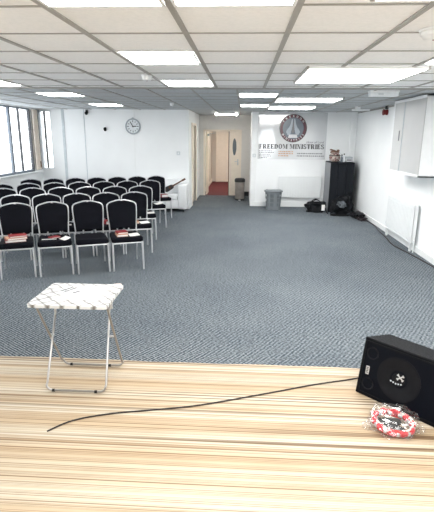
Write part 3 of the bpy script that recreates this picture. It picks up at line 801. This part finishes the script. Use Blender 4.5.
sheet((1, 4), .11, -.11, .1, .14, .19, 'white leaflet on the aisle chair of the second row')
book((1, 3), .0, -.06, .3, .13, .17, .05, M['redprint'], 'red printed book seen between two front chairs')
book((1, 2), -.14, -.05, .1, .09, .14, .03, M['blackfab'], 'small dark book glimpsed behind the front row on second row')
book((2, 5), -.02, -.06, .1, .15, .18, .03, M['redprint'], 'red printed book on the aisle chair of the third row')
sheet((2, 5), .13, -.12, .0, .13, .18, 'white leaflet on the aisle chair of the third row')
sheet((3, 6), .10, -.08, .1, .15, .2, 'white leaflet on the aisle chair of the fourth row', h_=.02)
book((4, 6), .08, -.07, .1, .15, .18, .06, M['redprint'], 'thick red book on the aisle chair of the rearmost row')

# ------------------------------------------------------------------ sofa and guitar by the clock wall
SX0, SX1, SY0 = -2.75, -1.34, 10.86
t = thing('sofa', 'white leatherette sofa against the clock wall behind the chairs', 'sofa', ((SX0+SX1)/2, SY0, 0))
hw = (SX1-SX0)/2
MB().box(-hw+.03, hw-.03, .03, .52, .08, .30, .02).build('base', M['sofa'], t, True)
for sx in (-1, 1):
    a, b_ = (hw-.2, hw) if sx > 0 else (-hw, -hw+.2)
    MB().box(a, b_, 0, .52, .07, .66, .03, 3).build('armrest', M['sofa'], t, True)
MB().box(-hw+.2, hw-.2, .36, .53, .28, .76, .04, 3).build('backrest', M['sofa'], t, True)
for a, b_ in ((-hw+.205, -.004), (.004, hw-.205)):
    MB().box(a, b_, .01, .37, .29, .43, .035, 3).build('seat_cushion', M['sofa'], t, True)
for sx in (-1, 1):
    for y in (.06, .46): MB().lathe([(.02, 0), (.028, .08)], 10, T(sx*(hw-.08), y, 0)).build('foot', M['rubber'], t, True)
# guitar lying on the sofa, neck over the arm
t = thing('guitar', 'small dark bodied guitar propped on the sofa with its neck over the arm', 'guitar', (-1.74, 10.96, .475))
t.rotation_euler = (0, 0, 0)
ax = Vector((.40, -.02, .23)).normalized(); ny = Vector((-.1, -1, .1)); nrm = (ny-ax*ny.dot(ax)).normalized(); sd = nrm.cross(ax)
GM = Matrix(((ax.x, sd.x, nrm.x, -.03), (ax.y, sd.y, nrm.y, .04), (ax.z, sd.z, nrm.z, .085), (0, 0, 0, 1))) @ Matrix.Scale(.9, 4)
bodyp = []
for k in range(40):
    a = 2*PI*k/40; x = .135*math.cos(a); wv = .078+.018*math.cos(2*a)-.012*math.cos(a)
    bodyp.append((x, wv*math.sin(a)*1.05))
MB().prism(bodyp, -.03, .03, GM).build('body', M['binlid'], t, True)
MB().lathe([(.03, .0305), (.03, .032)], 20, GM @ T(.03, 0, 0)).build('sound_hole', M['brown'], t)
MB().box(.10, .42, -.018, .018, .024, .042, .004, mtx=GM).build('neck', M['brown'], t)
MB().box(.42, .52, -.026, .026, .022, .038, .004, mtx=GM).build('headstock', M['brown'], t)
MB().box(-.085, -.07, -.03, .03, .03, .04, mtx=GM).build('bridge', M['brown'], t)

# curtain gathered on the pier beside the window
b = bmesh.new(); n_ = 40; fr_, bk = [], []
for i in range(n_+1):
    y = 11.035+.27*i/n_; x = XL+.05+.018*math.sin(i*2*PI/8)
    fr_.append([b.verts.new((x, y, z)) for z in (.955, 2.36)]); bk.append([b.verts.new((x-.014, y, z)) for z in (.955, 2.36)])
for i in range(n_):
    b.faces.new((fr_[i][0], fr_[i+1][0], fr_[i+1][1], fr_[i][1])); b.faces.new((bk[i][0], bk[i][1], bk[i+1][1], bk[i+1][0]))
    for s_ in (0, 1): b.faces.new((fr_[i][s_], fr_[i+1][s_], bk[i+1][s_], bk[i][s_]))
t = thing('window_blind', 'gathered beige vertical blind hanging between the two left windows', 'blind', (XL, 11.17, .95))
q = MB(); q.add(b, T(-XL, -11.17, -.95)); q.build('fabric', M['curtain'], t, True)
MB().box(.0, .05, .145, .175, .0, 1.42).build('side_rail', M['frame_dark'], t)
MB().box(.055, .075, .07, .1, .05, .2).build('pull_weight', M['brown'], t)

# ------------------------------------------------------------------ bins
t = thing('pedal_bin', 'tall slim metal bin with dark lid beside the corridor doorway', 'bin', (-.08, 13.2, 0))
MB().lathe([(.125, .0), (.13, .03), (.14, .52)], 24).build('body', M['binsteel'], t, True)
MB().lathe([(.145, .52), (.15, .55), (.148, .60), (.12, .625), (.04, .63)], 24).build('lid', M['binlid'], t, True)
MB().lathe([(.136, .0), (.136, .05)], 24).build('base_ring', M['binlid'], t, True)
MB().box(-.03, .03, -.17, -.125, .01, .03, .004).build('pedal', M['steel'], t)
t = thing('laundry_basket', 'grey plastic basket bin with open slots on the floor under the banner', 'bin', (.78, 11.6, 0))
q = MB()
NS = 28
def sq(k, r):      # rounded square ring
    a = 2*PI*k/NS; c, s_ = math.cos(a), math.sin(a)
    return (r*math.copysign(abs(c)**.55, c)*1.08, r*math.copysign(abs(s_)**.55, s_)*.85)
levels = [(0, .165), (.05, .168), (.09, .171), (.17, .176), (.20, .178), (.28, .183), (.31, .185), (.39, .19), (.45, .195)]
b = bmesh.new(); rg = [[b.verts.new((*sq(k, r), z)) for k in range(NS)] for z, r in levels]
for li in range(len(levels)-1):
    for k in range(NS):
        if li in (2, 4, 6) and k % 2 == 0: continue
        b.faces.new((rg[li][k], rg[li][(k+1) % NS], rg[li+1][(k+1) % NS], rg[li+1][k]))
b.faces.new(rg[0][::-1])
bmesh.ops.solidify(b, geom=b.faces[:], thickness=.006)
q.add(b); q.build('basket', M['bingrey'], t)
MB().tube([(*sq(k, .207), .46) for k in range(NS)], .014, 8, closed=True).build('rim', M['bingrey'], t, True)
MB().box(-.19, .19, -.15, .15, .462, .49, .02).build('lid', M['bingrey'], t, True)
MB().box(-.165, .165, -.125, .125, .02, .42, .03).build('inner_liner', mat('grey_liner', (.13, .15, .16), .6), t)

# ------------------------------------------------------------------ black cabinet and the things on and around it
KX0, KX1, KY0, KY1, KH = 2.1, 2.665, 11.28, 12.03, 1.18
t = thing('filing_cabinet', 'dark steel cabinet with grey side standing in the far right corner', 'cabinet', ((KX0+KX1)/2, KY0, 0))
hw = (KX1-KX0)/2
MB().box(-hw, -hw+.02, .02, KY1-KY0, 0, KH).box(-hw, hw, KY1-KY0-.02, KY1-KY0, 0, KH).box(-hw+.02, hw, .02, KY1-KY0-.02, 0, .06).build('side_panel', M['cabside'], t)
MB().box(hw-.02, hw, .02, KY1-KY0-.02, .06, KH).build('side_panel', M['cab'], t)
MB().box(-hw, hw, 0.0, KY1-KY0, KH, KH+.02, .004).build('top_panel', M['cab'], t)
for a, b_ in ((-hw, -.186/2-.002), (-.093, .093), (.095, hw)):
    dpan = MB().box(a+.001, b_-.001, 0, .02, .05, KH-.003, .003).build('door', M['cab'], t)
    MB().box(b_-.03, b_-.022, -.008, 0, KH-.32, KH-.26, .002).build('handle', M['black'], dpan)
MB().box(-hw, hw, 0.01, .03, 0, .05).build('plinth', M['cab'], t)
ZT = KH+.0205
t = thing('decorated_pot', 'patterned red and brown pot on the left of the dark cabinet', 'pot', (2.22, 11.5, ZT))
MB().lathe([(.07, 0), (.115, .03), (.135, .1), (.12, .17), (.085, .21), (.09, .23)], 24).build('body', M['pot'], t, True)
q = MB()
for k in range(14):
    a = random.uniform(0, 2*PI); r = random.uniform(.02, .11)
    lump(q, (r*math.cos(a), r*math.sin(a), random.uniform(.2, .27)), (.035, .035, .022), .3, 2, k, 1)
q.build('flower_top', mat('rust_and_cream_flowers', (.17, .09, .06), .7, var=.6, scale=30), t, True)
q = MB().tube([(.125*math.cos(k*PI/12), .125*math.sin(k*PI/12), .15) for k in range(24)], .012, 6, closed=True); q.build('band', M['black'], t, True)
for i, (x, y, h_, m_, lab) in enumerate([(2.385, 11.47, .15, M['frame_grey'], 'slim blue grey bottle on the dark cabinet next to the pot'), (2.445, 11.5, .17, M['frame_white'], 'white bottle with a dark cap on the dark cabinet')]):
    t = thing('bottle', lab, 'bottle', (x, y, ZT), 0, 'bottles on the dark cabinet')
    MB().lathe([(.024, 0), (.026, .01), (.026, h_*.7), (.012, h_*.85), (.012, h_)], 16).build('body', m_, t, True)
    MB().lathe([(.016, h_), (.016, h_+.03)], 14).build('cap', M['binlid'], t, True)
t = thing('printer', 'pale grey desktop printer on the right of the dark cabinet', 'printer', (2.575, 11.6, ZT))
MB().box(-.09, .085, -.12, .12, 0, .08, .012).build('body', M['steel'], t, True)
MB().box(-.085, .08, -.1, .115, .08, .125, .01).build('lid', mat('pale_grey_lid', (.42, .46, .49), .4), t, True)
MB().box(-.07, .06, -.2, -.1, .015, .025).build('paper_tray', M['white'], t)
MB().box(-.07, .05, -.123, -.119, .04, .06).build('slot', M['binlid'], t)
# bags
t = thing('holdall', 'black holdall bag with white tag slumped left of the dark cabinet', 'bag', (1.80, 11.30, 0))
q = MB(); lump(q, (0, 0, 0), (.225, .14, .13), .5, 2.2, 4, 4); q.build('body', M['bag'], t, True)
for y in (-.07, .07):
    q = MB().tube([(-.13+.26*k/12, y-.02, .20+.11*math.sin(PI*k/12)) for k in range(13)], .012, 6); q.build('handle', M['bag'], t, True)
q = MB(); lump(q, (.02, 0, .2), (.07, .05, .05), .6, 3, 8, 2); q.build('bundle', M['steel'], t, True)
MB().box(.12, .2, -.175, -.165, .06, .2, .003).box(.145, .175, -.178, -.174, .09, .17).build('tag', M['paper'], t)
MB().tube([(.16, -.08, .17), (.22, -.14, .12), (.24, -.2, .03), (.25, -.3, .012)], .012, 6).build('strap', M['bag'], t, True)
t = thing('backpack', 'black backpack with loose straps leaning on the front of the dark cabinet', 'bag', (2.36, 11.06, 0))
q = MB(); lump(q, (0, 0.01, .0), (.22, .13, .19), .5, 1.8, 12, 4); lump(q, (.05, .03, .2), (.15, .10, .12), .55, 2.1, 5, 3); q.build('body', M['bag'], t, True)
q = MB(); lump(q, (-.01, -.11, .16), (.10, .045, .08), .5, 2.5, 21, 3); q.build('pocket', mat('sheen_grey_pocket', (.10, .115, .13), .4, var=.5, scale=20), t, True)
for s_ in (-1, 1):
    MB().tube([(s_*.1-.02, -.05, .46), (s_*.14, -.16, .40), (s_*.17, -.2, .2), (s_*.2-.04, -.2, .05)], .016, 6).build('strap', M['bag'], t, True)
MB().tube([(.08, 0, .42), (.13, -.02, .52), (.20, -.01, .53), (.2, .02, .44)], .014, 6).build('carry_loop', M['bag'], t, True)
t = thing('floor_stand', 'flat black tube stand lying on the carpet in front of the backpack', 'stand', (2.33, 10.76, 0))
MB().tube([(-.24, .12, .014), (-.25, .0, .014), (-.2, -.06, .014), (.0, -.07, .014), (.16, -.04, .014), (.2, .05, .014), (.1, .08, .016), (-.1, .07, .014)], .013, 8, closed=True).build('base_hoop', M['black'], t, True)
MB().tube([(-.25, .0, .025), (-.25, .02, .2), (-.23, .07, .38)], .011, 8).build('upright', M['black'], t, True)
q = MB()
rnd = random.Random(3)
t = thing('cable_pile', 'tangled heap of black cables on the floor along the right wall corner', 'cables', (2.64, 10.42, 0))
for ln in range(6):
    pts = []
    n_ = 26; r0 = rnd.uniform(.05, .12); ph = rnd.uniform(0, 6)
    for k in range(n_):
        a = ph+k*.75
        pts.append((-.05+.09*(k/n_)+r0*math.cos(a)*.9, .35-.75*k/n_+r0*1.2*math.sin(a), .010+.016*ln*(1-.6*k/n_)+.004*math.sin(k)))
    pts = [(min(x, .15), y, z) for x, y, z in pts]
    MB().tube(pts, .0085, 6).build('cable', M['cable'], t, True)
q = MB(); lump(q, (.0, .1, 0), (.13, .22, .07), .5, 2.5, 30, 3); q.build('cloth_cover', M['bag'], t, True)

def cable(name, pts, r, label, m=M['cable'], sub=6):
    P = [Vector(p) for p in pts]; out = []
    for i in range(len(P)-1):
        p0, p1, p2, p3 = P[max(i-1, 0)], P[i], P[i+1], P[min(i+2, len(P)-1)]
        for k in range(sub):
            u = k/sub
            out.append(.5*((2*p1)+(p2-p0)*u+(2*p0-5*p1+4*p2-p3)*u*u+(3*p1-p0-3*p2+p3)*u**3))
    out.append(P[-1])
    o = MB().tube(out, r, 8).build(name, m, None, True, loc=out[0], label=label, cat='cable'); return o
cable('floor_cable', [(2.74, 10.2, .009), (2.77, 9.6, .009), (2.70, 9.0, .009), (2.66, 8.4, .009), (2.60, 7.8, .009), (2.66, 7.3, .009), (2.73, 6.7, .009), (2.76, 6.1, .009), (2.76, 5.0, .009)], .009, 'thin dark cable running along the foot of the right wall')
cable('speaker_cable', [(-1.18, 2.41, .012), (-1.06, 2.53, .012), (-.84, 2.62, .012), (-.58, 2.68, .012), (-.26, 2.76, .012), (.23, 2.95, .012), (.55, 3.08, .012), (.86, 3.185, .012), (.98, 3.24, .012)], .0048, 'long thin dark cable lying across the wood effect floor')

# ------------------------------------------------------------------ folding table
FZ = .006
TX, TY, TZ = -1.205, 3.155, .65
t = thing('folding_table', 'small folding tray table with white patterned top and steel tube legs', 'table', (TX, TY, FZ))
hx, hy = .285, .245
b = bmesh.new(); bmesh.ops.create_cube(b, size=1)
for v in b.verts: v.co = Vector((v.co.x*2*hx, v.co.y*2*hy, v.co.z*.022))
vert_e = [e for e in b.edges if abs(e.verts[0].co.z-e.verts[1].co.z) > .01]
bmesh.ops.bevel(b, geom=vert_e, offset=.03, segments=4, profile=.5, affect='EDGES')
q = MB(); q.add(b, T(0, 0, TZ-FZ-.011)); top = q.build('tabletop', M['tabletop'], t)
MB().box(-.155, -.14, -.02, .10, 0, .0012, mtx=T(-.01, 0, TZ-FZ) @ Matrix.Rotation(-.5, 4, 'Z')).box(-.12, -.105, -.03, .10, 0, .0012, mtx=T(-.01, 0, TZ-FZ) @ Matrix.Rotation(-.5, 4, 'Z')).box(-.04, -.02, .0, .06, 0, .0012, mtx=T(-.02, 0, TZ-FZ) @ Matrix.Rotation(-.6, 4, 'Z')).build('printed_stripes', M['ink_grey'], top)
q = MB(); lump(q, (hx-.045, hy-.03, TZ-FZ+.0), (.028, .02, .008), .6, 3, 2, 2); q.build('tape_scrap', M['curtain'], top, True)
def arc_u(xl, xr, yb, zb, ytop, ztop, xlt, xrt, r=.045):
    pts = [(xlt, ytop, ztop)]
    def lerp(z, xa, xb): k = (z-zb)/(ztop-zb); return (xa+(xb-xa)*k, yb+(ytop-yb)*k)
    x_, y_ = lerp(zb+.3, xl, xlt); pts.append((x_, y_, zb+.3))
    x_, y_ = lerp(zb+r, xl, xlt); pts.append((x_, y_, zb+r))
    for k in range(1, 6):
        a = PI+k*PI/12; pts.append((xl+r+r*math.cos(a), yb, zb+r+r*math.sin(a)))
    pts.append((xl+r, yb, zb)); pts.append(((xl+xr)/2, yb, zb)); pts.append((xr-r, yb, zb))
    for k in range(1, 6):
        a = 1.5*PI+k*PI/12; pts.append((xr-r+r*math.cos(a), yb, zb+r+r*math.sin(a)))
    x_, y_ = lerp(zb+r, xr, xrt); pts.append((x_, y_, zb+r))
    x_, y_ = lerp(zb+.3, xr, xrt); pts.append((x_, y_, zb+.3))
    pts.append((xrt, ytop, ztop)); return pts
ZB = .0145
ztop = TZ-FZ-.03
A_ = arc_u(-.170, .262, 2.865-TY, ZB, .15, ztop, -.215, .200)
B_ = arc_u(-.195, .288, 3.255-TY, ZB, -.19, ztop, -.238, .275)
la = MB().tube(A_, .008, 10).build('leg_frame', M['chrome'], t, True)
lb = MB().tube(B_, .008, 10).build('leg_frame', M['chrome'], t, True)
for par, y, xs_ in ((la, 2.865-TY, (-.12, .19)), (lb, 3.255-TY, (-.13, .18))):
    for x in xs_: MB().lathe([(.0105, -.010), (.0105, .010)], 10, T(x, y, ZB-.002) @ Matrix.Rotation(PI/2, 4, 'Y')).build('rubber_foot', M['rubber'], par, True)
for x in (-.21, .245): MB().lathe([(.008, -.02), (.008, .02)], 8, T(x+.0, -.04, .33) @ Matrix.Rotation(PI/2, 4, 'Y')).build('pivot', M['steel'], t, True)
for y in (.15, -.19): MB().box(-.24, .27, y-.012, y+.012, ztop-.004, TZ-FZ-.0225).build('top_bracket', M['chrome'], t)
for x, y in ((-.155, -.06), (.225, .08)): MB().box(x-.006, x+.006, y-.01, y+.01, ztop-.11, ztop-.002).build('catch', M['steel'], t)

# ------------------------------------------------------------------ wedge speaker
t = thing('stage_speaker', 'black stage monitor loudspeaker lying on its side at the right edge', 'speaker', (.85, 3.02, FZ), -PI/4)
# local: X along the front edge to the right, Y inward (away from the camera), Z up
L = .72
sec = [(0, 0), (.062, .42), (.325, .375), (.36, .0)]
b = bmesh.new()
def capv(x, taper):
    out = []
    for y, z in sec: out.append(b.verts.new((x+taper*(y/.37), y, z)))
    return out
A = capv(0, .055); B = capv(L, -.055)
b.faces.new(A); b.faces.new(B[::-1])
for k in range(4): b.faces.new((A[k], B[k], B[(k+1) % 4], A[(k+1) % 4]))
bmesh.ops.recalc_face_normals(b, faces=b.faces)
bmesh.ops.bevel(b, geom=b.edges[:], offset=.008, segments=2, profile=.5, affect='EDGES')
q = MB(); q.add(b); q.build('cabinet', M['vinyl'], t)
lean = math.atan2(.062, .42); fl_ = math.hypot(.062, .42)
# face frame: u along X, v up the face, w outward
FM = Matrix(((1, 0, 0, 0), (0, math.sin(lean), -math.cos(lean), 0), (0, math.cos(lean), math.sin(lean), 0), (0, 0, 0, 1)))
# raised border and grille
MB().box(.03, L-.03, .02, .03, .001, .006, mtx=FM).box(.03, L-.03, fl_-.03, fl_-.02, .001, .006, mtx=FM).box(.02, .03, .02, fl_-.02, .001, .006, mtx=FM).box(L-.03, L-.02, .02, fl_-.02, .001, .006, mtx=FM).build('grille_border', M['vinyl'], t)
MB().box(.03, L-.03, .03, fl_-.03, .0005, .003, mtx=FM).build('grille', M['grille'], t)
WU, WV = .295, .215
q = MB().lathe([(.150, .003), (.152, .009), (.138, .010), (.128, .006), (.06, .0032)], 40, FM @ T(WU, WV, 0), cap=False)
wf = q.build('woofer', M['cone'], t, True)
MB().lathe([(.045, .003), (.042, .009), (.02, .016), (.004, .018)], 24, FM @ T(WU, WV, 0)).build('dust_cap', M['cone'], wf, True)
q = MB()
for a in (.7, -.65):
    q.box(-.024, .024, -.0045, .0045, .018, .0215, .001, mtx=FM @ T(WU+.016, WV+.022, 0) @ Matrix.Rotation(a, 4, 'Z'))
for a, l in ((.7, .024), (-.65, .024)):
    for s_ in (-1, 1): q.box(s_*l-.004, s_*l+.004, -.008, .008, .018, .0215, mtx=FM @ T(WU+.016, WV+.022, 0) @ Matrix.Rotation(a, 4, 'Z'))
q.build('cross_emblem', M['steel'], wf)
q = MB()
for k in range(5): q.lathe([(.006, .016), (.005, .0175)], 8, FM @ T(WU-.045+.018*k, WV-.03-.012*abs(k-2)*-.3, 0))
q.build('emblem_dots', M['grey_trim'], wf)
for (u, v) in ((.085, .325), (.085, .10)):
    q = MB().lathe([(.045, .003), (.046, .008), (.039, .008), (.036, .0035)], 28, FM @ T(u, v, 0), cap=False); q.build('port', M['cone'], t, True)
bd = MB().box(.055, .080, .165, .225, .003, .006, .001, mtx=FM).build('badge', M['steel'], t)
q = MB()
for k in range(4): q.box(.060, .075, .175+.012*k, .182+.012*k, .006, .0068, mtx=FM)
q.build('badge_print', M['binlid'], bd)
MB().box(.30, .46, .14, .24, .0, .004, mtx=T(.0, 0, .400) @ Matrix.Rotation(-.185, 4, 'X')).build('handle_plate', M['black'], t)

# ------------------------------------------------------------------ bagged tambourine
t = thing('tambourine', 'red and white tambourine wrapped inside clear plastic on the wood floor', 'tambourine', (.99, 2.60, FZ), -.25)
TM = T(0, -.005, .040) @ Matrix.Rotation(.17, 4, 'X') @ Matrix.Scale(.86, 4, (0, 1, 0)) @ Matrix.Rotation(.08, 4, 'Y')
MB().lathe([(.100, -.026), (.108, -.026), (.108, .026), (.100, .026), (.100, -.026)], 40, TM @ Matrix.Scale(1.08, 4, (1, 0, 0)), cap=False).build('hoop', M['tamb'], t, True)
RP = mat('bright_red_pads', (.66, .03, .05), .45, var=.2, scale=40)
for k in range(10):
    a = 2*PI*k/10+.2; bb = bmesh.new(); bmesh.ops.create_icosphere(bb, subdivisions=2, radius=1)
    for v in bb.verts: v.co = Vector((v.co.x*.030, v.co.y*.018, v.co.z*.026))*(1+.2*noise.noise(v.co*2+Vector((k, 0, 0))))
    q = MB(); q.add(bb, TM @ T(.118*math.cos(a), .110*math.sin(a), .004) @ Matrix.Rotation(a+PI/2, 4, 'Z')); q.build('red_pad', RP, t, True)
for k in range(10):
    a = 2*PI*k/10+.2+PI/10
    MB().lathe([(.006, -.012), (.018, -.008), (.017, -.004), (.007, 0), (.017, .004), (.018, .008), (.006, .012)], 12, TM @ T(.114*math.cos(a), .106*math.sin(a), 0)).build('jingle', M['steel'], t, True)
MB().box(-.095, .05, -.012, .03, -.012, .018, .008, mtx=TM @ Matrix.Rotation(.35, 4, 'Z')).box(-.03, .08, -.05, -.01, -.02, .012, .008, mtx=TM @ Matrix.Rotation(-.4, 4, 'Z')).build('hand_grip', M['bag'], t)
# crumpled clear bag
b = bmesh.new(); bmesh.ops.create_icosphere(b, subdivisions=4, radius=1)
for v in b.verts:
    c = v.co.copy(); c = Vector([math.copysign(abs(k)**.75, k) for k in c])
    d = 1+.16*noise.noise(v.co*3.1+Vector((3, 1, 7)))+.10*noise.noise(v.co*7.3)+.05*noise.noise(v.co*15)
    p = Vector((c.x*.150, c.y*.125, c.z*.060))*d
    p.z += .17*p.y+.05
    # gathered corners at left and right
    p.z = max(p.z, .002+.002*noise.noise(v.co*9))
    v.co = p
q = MB(); q.add(b); q.build('plastic_bag', M['film'], t)
for (cx, cy, cz, s_) in ((.165, -.02, .03, .022), (-.155, -.06, .02, .03)):
    bb = bmesh.new(); bmesh.ops.create_icosphere(bb, subdivisions=3, radius=1)
    for v in bb.verts: v.co = v.co*s_*(1+.5*noise.noise(v.co*4+Vector((cx, 0, 0)))+.25*noise.noise(v.co*9)); v.co.z = max(v.co.z, -cz+.003)
    q = MB(); q.add(bb, T(cx, cy, cz)); q.build('bag_knot', M['film'], t)

# ------------------------------------------------------------------ world, camera, view
wd = bpy.data.worlds.new('World'); S.world = wd; wd.use_nodes = True
bg = wd.node_tree.nodes['Background']; bg.inputs[0].default_value = (.93, .97, 1, 1); bg.inputs[1].default_value = 3.2

cam = bpy.data.cameras.new('camera'); co = bpy.data.objects.new('camera', cam); COL.objects.link(co)
F, P_, Y_, R_ = 457.2, .25778, .054207, .0087068
cam.sensor_fit = 'HORIZONTAL'; cam.sensor_width = 36; cam.lens = 36*F/434
cp, sp, cy, sy, cr, sr = math.cos(P_), math.sin(P_), math.cos(Y_), math.sin(Y_), math.cos(R_), math.sin(R_)
fwd = Vector((-sy*cp, cy*cp, -sp)); rt = Vector((cy, sy, 0)); up = rt.cross(fwd)
rt2 = rt*cr+up*sr; up2 = up*cr-rt*sr
mw = Matrix((( rt2.x, up2.x, -fwd.x, 0), (rt2.y, up2.y, -fwd.y, 0), (rt2.z, up2.z, -fwd.z, 1.8), (0, 0, 0, 1)))
co.matrix_world = mw
cam.clip_start = .05
S.camera = co
S.view_settings.view_transform = 'Standard'; S.view_settings.look = 'None'
S.view_settings.exposure = 0.70; S.view_settings.gamma = 1
S.view_settings.use_curve_mapping = False
S.cycles.max_bounces = 12; S.cycles.diffuse_bounces = 6; S.cycles.transparent_max_bounces = 12
S.cycles.use_denoising = True
